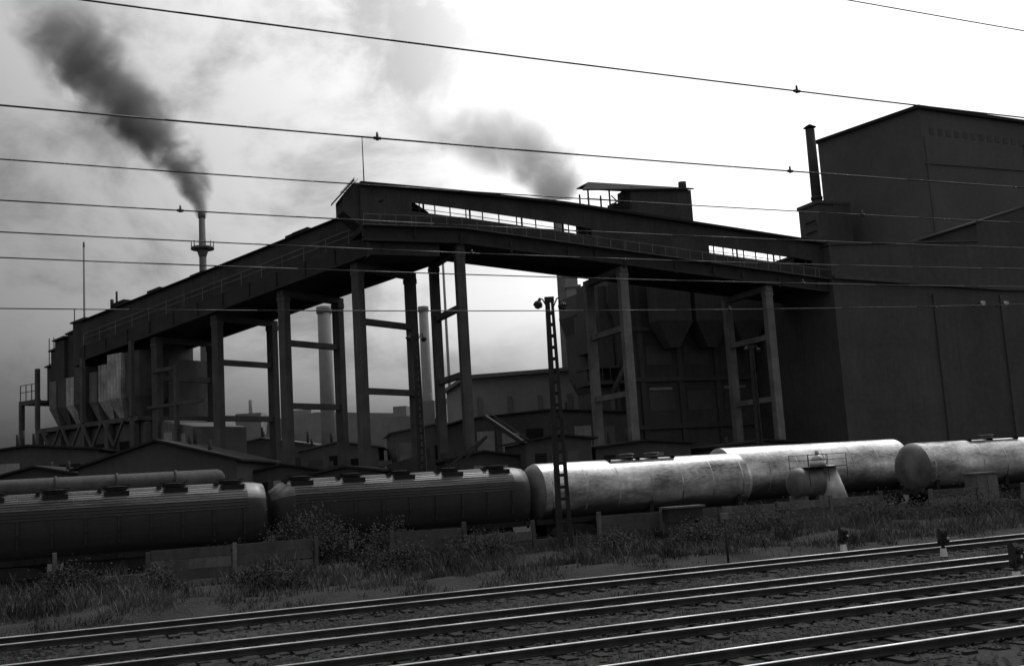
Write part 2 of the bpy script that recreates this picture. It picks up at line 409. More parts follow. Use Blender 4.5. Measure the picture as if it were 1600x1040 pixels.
for (yy0,zz0,yy1,zz1) in ((-1.0,-.95,2.4,0),(2.4,0,5.8,-.95)):
    b.hexa([(a,yy0,top(a)+zz0),(c,yy0,top(c)+zz0),(c,yy1,top(c)+zz1),(a,yy1,top(a)+zz1),(a,yy0,top(a)+zz0+.12),(c,yy0,top(c)+zz0+.12),(c,yy1,top(c)+zz1+.12),(a,yy1,top(a)+zz1+.12)])
for x,hh_ in ((-40,.7),(-33.5,.5),(-26,.35),(-11,.45),(-10,.5)):
    b.ramp(x,x+2.2,1.4,3.4,top(x)-.1,top(x)+hh_,top(x+2.2)-.1,top(x+2.2)+hh_)
part(ga,'roof',b,'roofing')
b=MB()
for y in (-.75,7.3):
    b.ramp(E,4,y-.1,y+.1,bot(E)-.55,bot(E)+.95,bot(4)-.55,bot(4)+.95)
    b.ramp(E,4,y-.3,y+.3,bot(E)-.75,bot(E)-.551,bot(4)-.75,bot(4)-.551)
    for x in range(-42,4,4):
        b.box(x-.1,x+.1,y-.25,y-.101,bot(x)-.5,bot(x)+.95)
b.ramp(E,4,-.64,7.19,bot(E)+.3,bot(E)+.6,bot(4)+.3,bot(4)+.6)
part(ga,'deck_girder',b,'soot')
b=MB()
for x in range(-42,3,3):
    b.beam((x,-.95,bot(x)+.95),(x,-.95,bot(x)+2.3),.06)
b.beam((-42,-.95,bot(-42)+2.3),(3,-.95,bot(3)+2.3),.06); b.beam((-42,-.95,bot(-42)+1.75),(3,-.95,bot(3)+1.75),.05)
part(ga,'hand_rail',b,'column')
for x,bm_ in ((0,(18.7,12.2,5.5)),(-10,(17.9,11.7,5.5)),(-20,(17.1,11.3,5.5)),(-30,(16.5,10.8))):
    portal(ga,x,0,7.5,bot(x)-.75-.62,bm_,.95)
gb=thing('conveyor_gallery','high conveyor gallery with open window slots on concrete portal frames','conveyor',T(35,94),23)
def tz(x): return 30.5-.04*x if x<=0 else (30.5-.055*x if x<=11 else 29.9-.1*(x-11))
def bz(x): return 26.1 if x<=0 else 26.1-.1*x
nodes=[-9.4,-4.5,0,5,11,14,17.2,23,27.5,31,35.5,40.5,42.5]
slots=[(-4.5,0),(0,5),(5,11),(11,14),(27.5,31),(31,35.5),(35.5,40.5)]
fw=MB(); bw=MB(); dk=MB(); rf=MB(); hr=MB()
def so_(x): return 1.45+(max(0,x+4.5)*.045 if x<15 else .75)
for a,c in zip(nodes,nodes[1:]):
    ta,tc_,ba,bc=tz(a),tz(c),bz(a),bz(c)
    if (a,c) in slots:
        oa,oc=so_(a),so_(c); H_=.85
        fw.ramp(a,c,-.3,-.12,ba+.6,ta-oa-H_,bc+.6,tc_-oc-H_); fw.ramp(a,c,-.3,-.12,ta-oa,ta-.25,tc_-oc,tc_-.25)
        bw.ramp(a,c,3.0,3.15,ba+.6,ta-2.3,bc+.6,tc_-2.3)
        n=3
        for k in range(n):
            rl=MB(); x=a+(c-a)*(k+.5)/n; t_=ta+(tc_-ta)*(k+.5)/n; o_=oa+(oc-oa)*(k+.5)/n
            rl.box(x-.04,x+.04,-.28,-.16,t_-o_-H_,t_-o_); part(gb,'window_mullion',rl,'soot')
        rl=MB(); x=(a+c)/2; rl.box(x-.08,x+.08,3.02,3.13,tz(x)-2.3,tz(x)-.25); part(gb,'back_post',rl,'soot')
        rl=MB(); rl.ramp(a,c,-.25,-.19,ta-oa-H_+.3,ta-oa-H_+.35,tc_-oc-H_+.3,tc_-oc-H_+.35); part(gb,'window_rail',rl,'soot')
    else:
        fw.ramp(a,c,-.3,-.12,ba+.6,ta-.25,bc+.6,tc_-.25); bw.ramp(a,c,3.0,3.15,ba+.6,ta-.25,bc+.6,tc_-.25)
    rf.ramp(a,c,-.8,3.6,ta-.25,ta,tc_-.25,tc_)
    dk.ramp(a,c,-.28,7.8,ba+.2,ba+.6,bc+.2,bc+.6)
    dk.ramp(a,c,-.7,-.5,ba-.55,ba+.7,bc-.55,bc+.7); dk.ramp(a,c,-.9,-.3,ba-.75,ba-.551,bc-.75,bc-.551); dk.ramp(a,c,7.5,7.7,ba-.5,ba+.19,bc-.5,bc+.19)
    dk.box(a-.1,a+.1,-.9,-.701,bc-.4,bc+.65)
    hr.ramp(a,c,-1.22,-1.16,ba+1.6,ba+1.66,bc+1.6,bc+1.66); hr.ramp(a,c,-1.3,-.71,ba+.62,ba+.68,bc+.62,bc+.68)
    k=a
    while k<c: hr.box(k,k+.05,-1.21,-1.17,bz(k)+.69,bz(k)+1.6); k+=1.5
fw.box(-9.4,-9.25,-.11,2.99,26.7,30.6)
part(gb,'side_wall',fw,'cladding'); part(gb,'back_wall',bw,'cladding'); part(gb,'roof',rf,'roofing'); part(gb,'deck_girder',dk,'soot'); part(gb,'hand_rail',hr,'column')
for x,bm_ in ((0,(19.5,13.2,6)),(17.2,(17.5,11,)),(34.4,(16.5,10))):
    portal(gb,x,0,7.5,bz(x)-1.36,bm_,.88,'column' if x>5 else 'concrete_d')
hh=thing('transfer_house','dark sheet-clad transfer house where two conveyor galleries meet','industrial building',T(35,94),23)
b=MB(); b.box(-8.6,-2,-.25,2.9,24.2,26.1); b.prism([(-11.0,28.2),(-9.41,26.9),(-9.41,30.9),(-9.9,30.9),(-11.0,29.5)],-.1,2.4); part(hh,'wall',b,'cladding')
b=MB(); b.hexa([(-11.4,-.5,29.3),(-9.9,-.5,30.95),(-9.9,2.6,30.95),(-11.4,2.6,29.3),(-11.4,-.5,29.5),(-9.9,-.5,31.15),(-9.9,2.6,31.15),(-11.4,2.6,29.5)]); part(hh,'roof',b,'roofing')
b=MB(); b.beam((-11.3,-.6,29.7),(-9.9,-.6,31.2),.06); b.beam((-10.9,-.6,29.7),(-9.6,-.6,31.1),.05)
for k in range(5): b.beam((-11.2+.27*k,-.6,29.8+.29*k),(-10.9+.25*k,-.6,29.75+.27*k),.05)
part(hh,'roof_ladder',b,'soot')
b=MB(); b.cyl((-8.6,1,30.8),(-8.6,1,35.6),.06,.04,6); part(hh,'roof_mast',b,'soot')
rh=thing('drive_house','small gabled drive house with open end bay on gallery roof','industrial building',T(35,94),23)
b=MB(); b.box(19.0,26.2,.2,3.0,28.3,32.0); b.cyl((25.4,.5,32.0),(25.4,.5,32.9),.42,.42,12); b.box(14.3,19,.2,3,29.3,29.6); part(rh,'wall',b,'cladding')
b=MB(); b.hexa([(13.4,-.1,31.25),(26.4,-.1,32.0),(26.4,1.6,32.4),(15,1.6,32.5),(13.4,-.1,31.4),(26.4,-.1,32.15),(26.4,1.6,32.6),(15,1.6,32.7)])
b.hexa([(15,1.61,32.5),(26.4,1.61,32.4),(26.4,2.4,32.1),(14,2.4,32.1),(15,1.61,32.7),(26.4,1.61,32.6),(26.4,2.4,32.2),(14,2.4,32.2)]); part(rh,'roof',b,'roofing')
b=MB()
for x in (14.2,16.6,18.9):
    for y in (.3,2.2): b.box(x-.07,x+.07,y-.07,y+.07,29.2,31.5)
b.beam((14,.3,30.6),(19,.3,30.5),.07)
b.beam((16.6,.3,29.8),(18.2,.3,31.1),.14); b.beam((18.2,.3,29.8),(16.8,.3,31.0),.1); b.box(17.2,18.2,.8,2.0,29.61,30.4)
part(rh,'bay_frame',b,'soot')

# ---------------------------------------------------------------- buildings on the right
def wins(par,specs,y,nm='window',m='glass'):
    for (x0,x1,z0,z1) in specs:
        b=MB(); b.box(x0,x1,y-.05,y+.02,z0,z1); w=part(par,nm,b,m)
lb=thing('bunker_hall','dark sooty multi-storey bunker hall behind the gallery columns','industrial building',T(58.5,108),23)
b=MB(); b.prism([(1.2,0),(1.2,13),(.2,15),(0,20.5),(-.7,22.5),(-.4,25),(2,25.8),(2,26.6),(50,26.6),(50,0)],0,13); part(lb,'wall',b,'wall')
b=MB()
for x in (3,8,13,18,23): b.box(x-.3,x+.3,-.35,-.003,0,25.2)
for z in (8.2,13.6,19.4): b.box(1.5,45.9,-.5,-.36,z-.25,z+.25)
part(lb,'pilaster',b,'wall')
wins(lb,[(x+.8,x+4.1,z,z+2.2) for x in (3,8,13,18) for z in (4,10,15.3)],-.004)
wins(lb,[(x+.9,x+3.9,z,z+.3) for x in (3,13) for z in (12.4,)],-.004,'window','pale')
for x in (4,9,14):
    b=MB(); b.add([(x,-3,20),(x+4.6,-3,20),(x+4.6,-.6,20),(x,-.6,20),(x+1.8,-2.2,17),(x+3,-2.2,17),(x+3,-.8,17),(x+1.8,-.8,17)],[(0,1,2,3),(7,6,5,4),(0,4,5,1),(1,5,6,2),(2,6,7,3),(3,7,4,0)])
    b.box(x+.1,x+4.5,-2.9,-.7,20.01,25.5); part(lb,'hopper_chute',b,'wall')
b=MB(); b.box(-3.4,1.1,-.5,4,13.2,13.6); b.box(-3.4,-3.0,-.5,-.1,0,13.19); b.box(-.6,-.2,-.5,-.1,0,13.19); b.box(-3.4,1.1,-.4,4,15.0,15.3)
for x in (-3.3,-2.2,-1.2,-.1): b.box(x,x+.1,-.4,-.3,13.61,14.99)
b.tube([(-1.5,-1,0),(-1.5,-1,12),(1,-1,16)],.3,12); b.box(-1.6,-.01,.5,6,15.31,24.5); b.box(-2.6,-1.61,1.5,5,17,21.5)
b.box(-2.9,-1.5,2,5,9,9.3); b.box(-3.4,-3.1,1,5,13.61,14.9)
part(lb,'platform',b,'wall')
bb=thing('mill_building','huge dark box-shaped mill building with ribbed upper walls','industrial building',T(109,110),23)
b=MB(); b.add([(0,0,30),(70,0,30),(70,21.3,30),(0,21.3,30),(0,0,50.1),(70,0,47.5),(70,21.3,49),(0,21.3,52)],[(0,1,2,3),(7,6,5,4),(0,4,5,1),(1,5,6,2),(2,6,7,3),(3,7,4,0)]); part(bb,'upper_wall',b,'wall_up')
b=MB(); b.box(-.3,70.3,-.3,21.6,0,29.99); part(bb,'lower_wall',b,'wall')
b=MB(); b.add([(-.5,-.5,50.05),(70.5,-.5,47.45),(70.5,21.8,49),(-.5,21.8,52.0),(-.5,-.5,50.5),(70.5,-.5,47.9),(70.5,21.8,49.4),(-.5,21.8,52.4)],[(0,1,2,3),(7,6,5,4),(0,4,5,1),(1,5,6,2),(2,6,7,3),(3,7,4,0)]); part(bb,'roof',b,'roofing')
b=MB()
for x in (.6,19,37): b.box(x-.25,x+.25,-.15,-.004,30,46.2)
b.box(.0,66,-.2,-.16,42.3,42.6)
part(bb,'pilaster',b,'wall_up')
wins(bb,[(x,x+.7,46.6-.03*x,47.5-.03*x) for x in [1.5+1.5*k for k in range(22)]],-.004,'window','wall')
an=thing('mill_annex','dark stepped annex hall where the conveyor gallery enters','industrial building',T(77,92.6),23)
b=MB(); b.prism([(0,0),(0,26.2),(21.5,27.2),(21.5,29.4),(30,31.8),(70,31.8),(70,0)],0,15); part(an,'wall',b,'wall')
b=MB(); 
for x0,z0,x1,z1 in ((-.2,26.21,21.4,27.21),(21.1,29.35,30,31.81),(30.01,31.81,70.4,31.82)):
    b.ramp(x0,x1,-.15,15.4,z0,z0+.2,z1,z1+.2)
part(an,'roof',b,'wall')
b=MB()
for x in (14,24): b.box(x-.4,x+.4,-.2,-.003,0,21)
b.ramp(0,24,-.4,-.01,22.5,22.9,21.5,21.9); b.box(24.01,60,-.3,-.01,21.5,21.9)
part(an,'buttress',b,'wall')
st=thing('steel_stack','thin capped steel stack rising from a roof block','chimney',T(102.6,125),23)
b=MB(); b.cyl((0,0,38),(0,0,51.6),.75,.66,18); b.cyl((0,0,41),(0,0,41.4),.85,.85,18); part(st,'stack_tube',b,'cladding')
b=MB(); b.cyl((0,0,51.9),(0,0,52.4),.95,.15,18)
for a in range(4): b.beam((.5*math.cos(a*1.57),.5*math.sin(a*1.57),51.4),(.5*math.cos(a*1.57),.5*math.sin(a*1.57),51.95),.06)
part(st,'rain_cap',b,'soot')
b=MB(); b.box(-1.6,4.2,-2.0,2.4,0,39.8); b.box(-1.9,1.2,-2.3,2.4,39.81,40.3); b.box(1.6,4.3,-2.1,0,39.81,40.2); b.beam((-1.7,-1.5,37),(-2.5,-1.5,37),.2)
for z in (33,34.5,36,37.5): b.box(-2.0,-1.61,-1.3,1,z,z+.15)
part(st,'base_block',b,'wall')

# ---------------------------------------------------------------- left bunkers
bk=thing('coal_bunkers','row of stained concrete coal bins on columns under the gallery','industrial building',(-14.1,100,0),-35)
x=-32.0;k=0
while x>-49:
    w=random.choice((1.5,2.1,2.6)); z1=20.4+.1*(x+30)-random.uniform(0,1.2); y0=random.uniform(-1.2,-.2)
    b=MB(); b.box(x-w,x-.12,y0,3,14.8,z1)
    b.add([(x-w,y0,14.79),(x-.12,y0,14.79),(x-.12,3,14.79),(x-w,3,14.79),(x-w*.65,y0+.9,12.6),(x-w*.35,y0+.9,12.6),(x-w*.35,1.8,12.6),(x-w*.65,1.8,12.6)],[(0,1,2,3),(7,6,5,4),(0,4,5,1),(1,5,6,2),(2,6,7,3),(3,7,4,0)])
    part(bk,'bin',b,'bin' if k in (1,2,5) else 'column' if k%2 else 'concrete_d'); x-=w+random.choice((.1,.1,.7)); k+=1
b=MB(); b.box(-49.5,-32,3.01,9,9,19.0); b.box(-46,-34,2.2,8,19.01,21); part(bk,'wall',b,'wall_h')
b=MB(); b.box(-50.5,-31,-1.8,9,12.0,12.5)
for x in (-50,-45.5,-41,-36.5,-32):
    b.box(x-.35,x+.35,-1.9,-1.2,0,11.99)
for x in (-50,-41,-32): b.box(x-.25,x+.25,-2,-1.6,12.51,bot(max(x,-43))-.8)
b.box(-54.5,-50.6,-1.5,-1.0,15.6,16.1); b.box(-54.5,-54.0,-1.5,-1.0,0,15.59); b.box(-54.5,-50.6,5,5.6,15.6,16.1); b.box(-54.5,-54.0,5,5.6,0,15.59); b.box(-54.5,-50.6,-.9,4.9,15.65,15.95)
b.box(-31,-22,-.6,-.2,13.2,13.5); b.box(-26.5,-26.1,-.6,-.2,0,17.5); b.box(-30,-26.6,-.6,-.2,17,17.4)
for x in (-47,-43,-39,-35): b.beam((x-1.8,-2,12.2),(x,-2,9.5),.25); b.beam((x+1.8,-2,12.2),(x,-2,9.5),.25)
part(bk,'platform_frame',b,'concrete_d')
b=MB(); b.box(-50,-31,-.9,9,0,11.9); b.prism([(-31,0),(-31,12.0),(-24,10.8),(-24,0)],0,7); part(bk,'lower_wall',b,'wall_h')
wins(bk,[(x+1,x+3.4,z,z+2) for x in (-50,-45.5,-41,-36.5) for z in (4,8)],-.904,'window','void')
wins(bk,[(-29,-27.6,9,10.5),(-26.8,-25.4,9,10.2)],-.004,'window','pale')
for (x0,x1,y0,y1,z0,z1) in ((-45.6,-43.2,0,4.6,19.5,24.5),(-47.6,-45.9,.6,4,18.4,23.5),(-49.6,-47.7,.2,3.5,17.6,22.9),(-51.4,-50.0,.8,3.6,16.2,21.9),(-53.2,-51.5,1.4,4.4,16.2,20.2)):
    b=MB(); b.box(x0,x1,y0,y1,z0,z1); b.ramp(x0-.25,x1+.25,y0-.25,y1+.25,z1+.01,z1+.15,z1+.2,z1+.45); part(bk,'roof_cabin',b,'cladding')
b=MB()
for x in (-54.4,-53.2,-52,-50.8): b.box(x,x+.08,-1.4,-1.32,16.1,18.0)
for z in (17.1,17.95): b.box(-54.4,-50.7,-1.41,-1.33,z,z+.07)
for x in (-53.0,-52.0,-49.3,-48): b.box(x,x+.08,1.5,1.58,20.2,23.8)
b.cyl((-46.8,1,23.5),(-46.8,1,26.6),.06,.06,6); b.cyl((-38.5,1,25.6),(-38.5,1,27.4),.12,.12,8); b.cyl((-39.4,1,25.6),(-39.4,1,26.6),.2,.2,8)
part(bk,'hand_rail',b,'soot')
def shed(loc,rz,W,L,he,hr,label,m='wall',nw=6,vents=0,rm='roofing'):
    t=thing('shed',label,'shed',loc,rz,'low sheds beside the conveyor')
    b=MB(); b.prism([(-W/2,0),(-W/2,he),(0,hr),(W/2,he),(W/2,0)],0,L); part(t,'wall',b,m)
    b=MB(); o=.5; e=(hr-he)/(W/2)
    for s_ in (-1,1):
        b.hexa([(0,-o,hr+.05),(s_*(W/2+o),-o,he-e*o+.05),(s_*(W/2+o),L+o,he-e*o+.05),(0,L+o,hr+.05),(0,-o,hr+.22),(s_*(W/2+o),-o,he-e*o+.22),(s_*(W/2+o),L+o,he-e*o+.22),(0,L+o,hr+.22)])
    part(t,'roof',b,rm)
    for k in range(nw):
        x=-W/2+.8+k*(W-1.6)/nw
        b=MB(); b.box(x,x+(W-1.6)/nw*.7,-.06,.02,he*.6,he*random.uniform(.8,.92)); part(t,'window',b,random.choice(['glass','glass','void','pale']))
    for k in range(vents):
        x=random.uniform(-W*.4,W*.4); y=random.uniform(.5,L*.6); z=hr-abs(x)*e
        b=MB(); b.cyl((x,y,z-.2),(x,y,z+random.uniform(.6,1.8)),.16,.16,10); part(t,'vent_pipe',b,'soot')
shed((-28.5,86,0),0,12.5,14,6.1,7.9,'wide gabled workshop with row of windows below the gallery',nw=11,vents=4)
shed((-39,88,0),4,10,14,5.4,6.5,'gabled workshop with dark windows below the coal bins',nw=9,vents=4)
shed((-46,86,0),-6,6,9,5.3,6.0,'small pitched shed near the coal bins',nw=3,vents=2)
shed((-44,98,0),8,12,10,8.2,8.8,'tall shed near the coal bins',nw=4,vents=3)
shed((-20,92,0),10,6,9,5.0,5.6,'small dark shed among gallery frames',nw=3,vents=1)
shed((-14,88,0),-5,5,7,4.6,5.0,'small dark shed among gallery frames',nw=2,vents=1)
shed((-3.2,97,0),12,7,7,5.2,5.8,'small dark shed among gallery frames',nw=3,vents=1)
shed((3.5,96,0),14,6,8,6.4,6.8,'small dark shed among gallery frames',nw=3,vents=1)
shed((11.5,101,0),23,10,8,5.6,6.0,'long dark shed before the bunker hall',nw=5,vents=2)
shed((23,103,0),23,10,6,5.0,5.4,'long dark shed before the bunker hall',nw=5,vents=1)
shed((3.5,118,0),16,18,16,9.8,10.4,'dark broad shed behind the gallery columns',nw=6,vents=3)
shed((-10,130,0),10,10,12,9.5,10.3,'haze-grey shed behind the gallery frames','mid',4,3,'mid')
shed((-21,128,0),4,9,12,8.0,8.8,'haze-grey shed behind the gallery frames','mid',3,3,'mid')
shed((-32,136,0),-6,13,12,9.0,10.2,'haze-grey shed behind the gallery frames','mid',4,3,'mid')
p=thing('elevated_pipe','thick horizontal pipeline raised on short trestles','pipeline',T(0,62),23)
b=MB(); b.cyl((-14,0,4.3),(8.2,0,4.3),.5,.5,20); b.loft([ring(8.2,.5,.5,0,4.3,20),ring(8.45,.4,.4,0,4.3,20),ring(8.6,.15,.15,0,4.3,20)]); part(p,'pipe',b,'concrete_d')
for x in range(-12,9,3):
    b=MB(); b.cyl((x-.06,0,4.3),(x+.06,0,4.3),.56,.56,20); b.taper(x-.2,x+.2,-.5,.5,0,3.78,.05); part(p,'trestle',b,'concrete_d')
t=thing('belt_conveyor','thin inclined belt conveyor on trestle legs','conveyor',(-3.2,108,0),0)
b=MB(); b.beam((0,0,9.6),(6.5,-3,4.5),.6,.4); b.beam((0,-.4,10.3),(6.5,-3.4,5.2),.06); part(t,'belt_frame',b,'soot')
for q in (.15,.5,.85):
    b=MB(); z=9.6-5.1*q
    for y in (-.3,.3): b.beam((6.5*q,-3*q+y,z-.2),(6.5*q+y*.8,-3*q+y*2,0),.12)
    part(t,'trestle',b,'soot')

# ---------------------------------------------------------------- lamp masts
def mast(loc,H,label):
    t=thing('lamp_mast',label,'street lamp',loc,0,'tall concrete yard lamp masts')
    b=MB(); g0,g1=.22,.10
    for s_,wb,wt in ((-1,.13,.10),(1,.09,.06)):
        b.hexa([(s_*g0-wb,-.15,0),(s_*g0+wb,-.15,0),(s_*g0+wb,.15,0),(s_*g0-wb,.15,0),(s_*g1-wt,-.12,H),(s_*g1+wt,-.12,H),(s_*g1+wt,.12,H),(s_*g1-wt,.12,H)])
    z=.35
    while z<H-.2:
        g=g0+(g1-g0)*z/H; b.box(-g+.06,g-.06,-.09,.09,z,z+.13); z+=.48
    b.box(-.22,.18,-.13,.13,H-.02,H+.2)
    part(t,'mast_shaft',b,'mast')
    a=MB()
    for s_ in (-1,1): a.tube([(s_*.12,0,H-.25),(s_*.3,-.05,H+.12),(s_*.45,-.1,H+.14)],.03,8)
    part(t,'bracket_arm',a,'soot')
    for s_,dz in ((-1,-.02),(1,-.14)):
        l=MB(); c=Vector((s_*.47,-.12,H+dz)); d=Vector((s_*.35,-.25,-1)).normalized()
        l.cyl(c-d*.2,c-d*.06,.05,.08,12); l.cyl(c-d*.06,c+d*.02,.08,.17,16); l.cyl(c+d*.02,c+d*.16,.17,.20,16); l.cyl(c+d*.16,c+d*.26,.155,.10,16)
        part(t,'lamp_head',l,'soot')
mast((1.66,45,0),10.5,'tall slotted concrete lamp mast with two hooded lamps by fence')
mast((-6.4,72,0),13.1,'tall slotted concrete lamp mast with two lamps behind wagons')
mast((19.8,90,0),12.9,'tall slotted concrete lamp mast before the bunker hall')
for x in (96.3,99.8):
    q=thing('wall_lamp','small pale floodlight on a bracket on the mill annex','lamp',T(x,91.3),23,'wall floodlights')
    b=MB(); b.beam((0,1.2,19.6),(0,-.1,19.9),.07); part(q,'bracket_arm',b,'soot')
    b=MB(); b.cyl((0,-.1,19.9),(0,-.5,19.7),.12,.25,14); part(q,'lamp_head',b,'white')

# ---------------------------------------------------------------- signals, post, trough
def sig(loc,h,rz):
    t=thing('shunting_signal','low shunting signal with hooded lamps on white base','railway signal',loc,rz,'low shunting signals')
    b=MB(); b.taper(-.09,.09,-.08,.08,0,h*.28,.02); part(t,'base',b,'white')
    b=MB(); b.box(-.04,.04,-.04,.04,h*.28,h*.5); b.prismx([(-.10,h*.42),(-.11,h*.9),(-.04,h),(.09,h*.96),(.10,h*.42)],-.10,.10); b.box(.11,.20,-.07,.07,h*.5,h*.72); b.cyl((-.14,0,h*.4),(-.14,0,h*.62),.03,.03,8); part(t,'signal_housing',b,'soot')
    for z in (h*.56,h*.8):
        b=MB(); b.cyl((0,-.10,z),(0,-.22,z-.01),.06,.075,12); part(t,'lens_hood',b,'frame')
    b=MB(); b.cyl((0,-.105,h*.8),(0,-.13,h*.8),.045,.045,10); b.box(.12,.19,-.085,-.071,h*.6,h*.68); part(t,'lens',b,'white')
sig((11,38.4,.1),.8,23); sig((13,34.6,.05),.88,10); sig((11.8,26.9,.03),.95,30)
q=thing('marker_post','thin marker post with small cap beside the track','post',T(20.5,31.2),23)
b=MB(); b.cyl((0,0,0),(0,0,1.5),.04,.035,8); part(q,'post',b,'soot'); b=MB(); b.box(-.14,.14,-.05,.05,1.5,1.7); part(q,'marker_plate',b,'concrete')
q=thing('cable_trough','raised concrete cable trough box on legs by fence','utility box',T(24.6,40.6),23)
b=MB(); b.box(-.85,.85,-.25,.25,1.05,1.6); part(q,'box_body',b,'mast'); b=MB(); b.box(-.95,.95,-.32,.32,1.61,1.69); part(q,'lid',b,'concrete')
for x in (-.7,.7):
    b=MB(); b.box(x-.07,x+.07,-.15,.15,0,1.04); part(q,'leg',b,'concrete_d')
q=thing('lineside_cabinet','pale lineside equipment cabinet beside the siding','utility box',T(46.6,45.6),23)
b=MB(); b.box(-.8,.8,-.4,.4,.2,2.0); part(q,'cabinet_body',b,'concrete'); b=MB(); b.box(-.9,.9,-.5,.5,2.01,2.1); part(q,'lid',b,'concrete')
for x in (-.75,.05):
    b=MB(); b.box(x,x+.7,-.43,-.403,.35,1.9); part(q,'door',b,'concrete')

# ---------------------------------------------------------------- overhead wires
def wire(v,ua,za,ub,zb,r=.014,clips=()):
    sl=(zb-za)/(ub-ua); pts=[]
    for k in range(31):
        u=-22+k*2.6
        pts.append(T(u,v,za+sl*(u-ua)+.0006*(u-(ua+ub)/2)**2))
    t=thing('overhead_wire','thin dark overhead line wire strung above the tracks','overhead wire',(0,0,0),0,'overhead wires above the tracks')
    b=MB(); b.tube(pts,r,6); part(t,'cable',b,'wire')
    for u in clips:
        b=MB()
        z=za+sl*(u-ua)+.0006*(u-(ua+ub)/2)**2; p=Vector(T(u,v,z))
        b.cyl(p+Vector((0,0,-.03)),p+Vector((0,0,.09)),.025,.015,8); b.cyl(p-Vector((.05,.02,0)),p+Vector((.05,.02,0)),.025,.025,8)
        part(t,'clamp',b,'wire')
wire(13,.11,9.05,15.2,8.73,.012,(10.5,))
wire(15,-.64,8.37,17.3,8.15,.013,(4.4,11.8))
wire(17.5,-.74,8.38,20,8.15,.011,(15.5,))
wire(19,-.82,8.13,21.6,7.94,.012,(2,))
wire(23.3,-1,8.58,26.4,8.36,.014,(9,))
wire(19,-.82,7.18,21.6,6.98,.011,(15,))
wire(23.3,-1,7.04,26.4,7.3,.012,(16,))
wire(11,7.5,9.4,14.5,9.2,.008)

# ---------------------------------------------------------------- background plant
def stack(x,y,h,r0,r1,m,label,ring_=None):
    t=thing('chimney',label,'chimney',(x,y,0),0,'factory chimneys')
    b=MB(); b.cyl((0,0,0),(0,0,h),r0,r1,24); b.cyl((0,0,h-.8),(0,0,h+.05),r1*1.18,r1*1.18,24); part(t,'chimney_shaft',b,m)
    if ring_:
        b=MB(); b.cyl((0,0,ring_),(0,0,ring_+.3),r1*3.8,r1*3.8,24); b.cyl((0,0,ring_-1.2),(0,0,ring_-.01),r1*1.1,r1*2.0,24)
        for k in range(12):
            a=k*math.pi/6; c,s_=math.cos(a)*r1*3.7,math.sin(a)*r1*3.7; b.cyl((c,s_,ring_+.3),(c,s_,ring_+1.1),.06,.06,5)
        part(t,'platform',b,m)
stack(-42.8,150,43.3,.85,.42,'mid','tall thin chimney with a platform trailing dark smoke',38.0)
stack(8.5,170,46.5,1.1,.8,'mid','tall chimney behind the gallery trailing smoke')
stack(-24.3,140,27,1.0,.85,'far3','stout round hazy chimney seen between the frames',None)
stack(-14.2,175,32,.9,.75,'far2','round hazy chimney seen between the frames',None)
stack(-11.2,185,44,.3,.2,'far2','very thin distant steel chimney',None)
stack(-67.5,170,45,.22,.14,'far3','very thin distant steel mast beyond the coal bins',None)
t=thing('distillation_tower','slender pale steel tower with platforms','industrial tower',(9.4,160,0),0)
b=MB(); b.box(-.8,.8,-.8,.8,0,36)
part(t,'tower_shaft',b,'far2')
b=MB()
for z in (10,17,24,31): b.box(-1.2,1.2,-1.2,1.2,z,z+.3)
part(t,'platform',b,'far2')
def blk(x,y,w,d,h,label,m,roof=None):
    t=thing('factory_building',label,'industrial building',(x,y,0),random.uniform(-8,18),'background factory buildings')
    b=MB()
    hr=roof or h
    b.prism([(-w/2,0),(-w/2,h),(-w*.1,hr),(w/2,h),(w/2,0)] if roof else [(-w/2,0),(-w/2,h),(w*.1,h),(w*.1,h*1.15),(w*.3,h*1.15),(w*.3,h*.9),(w/2,h*.9),(w/2,0)],0,d); part(t,'wall',b,m)
    n=max(2,int(w/4))
    for k in range(n):
        b=MB(); x0=-w/2+(k+.25)*w/n; b.box(x0,x0+w/n*.5,-.06,.02,h*.45,h*.75); part(t,'window',b,'far3')
    b=MB(); b.cyl((w*.2,2,h),(w*.2,2,h+random.uniform(2,5)),.35,.3,10); b.box(-w*.35,-w*.15,1,4,h-.3,h+1.6); part(t,'roof_vent',b,m)
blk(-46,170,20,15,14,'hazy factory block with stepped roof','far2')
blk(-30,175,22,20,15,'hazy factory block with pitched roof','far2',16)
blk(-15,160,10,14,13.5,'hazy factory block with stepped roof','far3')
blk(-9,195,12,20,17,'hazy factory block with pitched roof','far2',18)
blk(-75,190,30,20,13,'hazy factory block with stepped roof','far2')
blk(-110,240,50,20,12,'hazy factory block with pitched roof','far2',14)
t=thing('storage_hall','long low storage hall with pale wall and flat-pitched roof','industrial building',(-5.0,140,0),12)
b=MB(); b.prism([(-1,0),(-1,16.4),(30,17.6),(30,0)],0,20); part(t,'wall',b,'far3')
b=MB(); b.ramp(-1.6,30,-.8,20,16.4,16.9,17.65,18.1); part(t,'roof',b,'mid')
b=MB()
for x in range(0,28,4): b.box(x,x+.5,-.3,-.003,0,14)
part(t,'pilaster',b,'mid')
t=thing('rail_crane','dark rail-mounted yard crane with cab and short lattice jib','crane',(-9,92,0),15)
b=MB(); b.box(-2.2,2.2,-1.2,1.2,1.0,1.6); 
for x in (-1.5,1.5):
    for y in (-.75,.75): b.cyl((x,y-.07,.5),(x,y+.07,.5),.48,.48,20)
part(t,'undercarriage',b,'frame')
b=MB(); b.prism([(-2,1.7),(-2,5.2),(-.3,5.6),(1.6,5.2),(2.1,4.0),(2.1,1.7)],-1.3,1.3); b.cyl((-1.5,0,5.2),(-1.5,0,6.4),.25,.25,12); part(t,'cab',b,'soot')
b=MB()
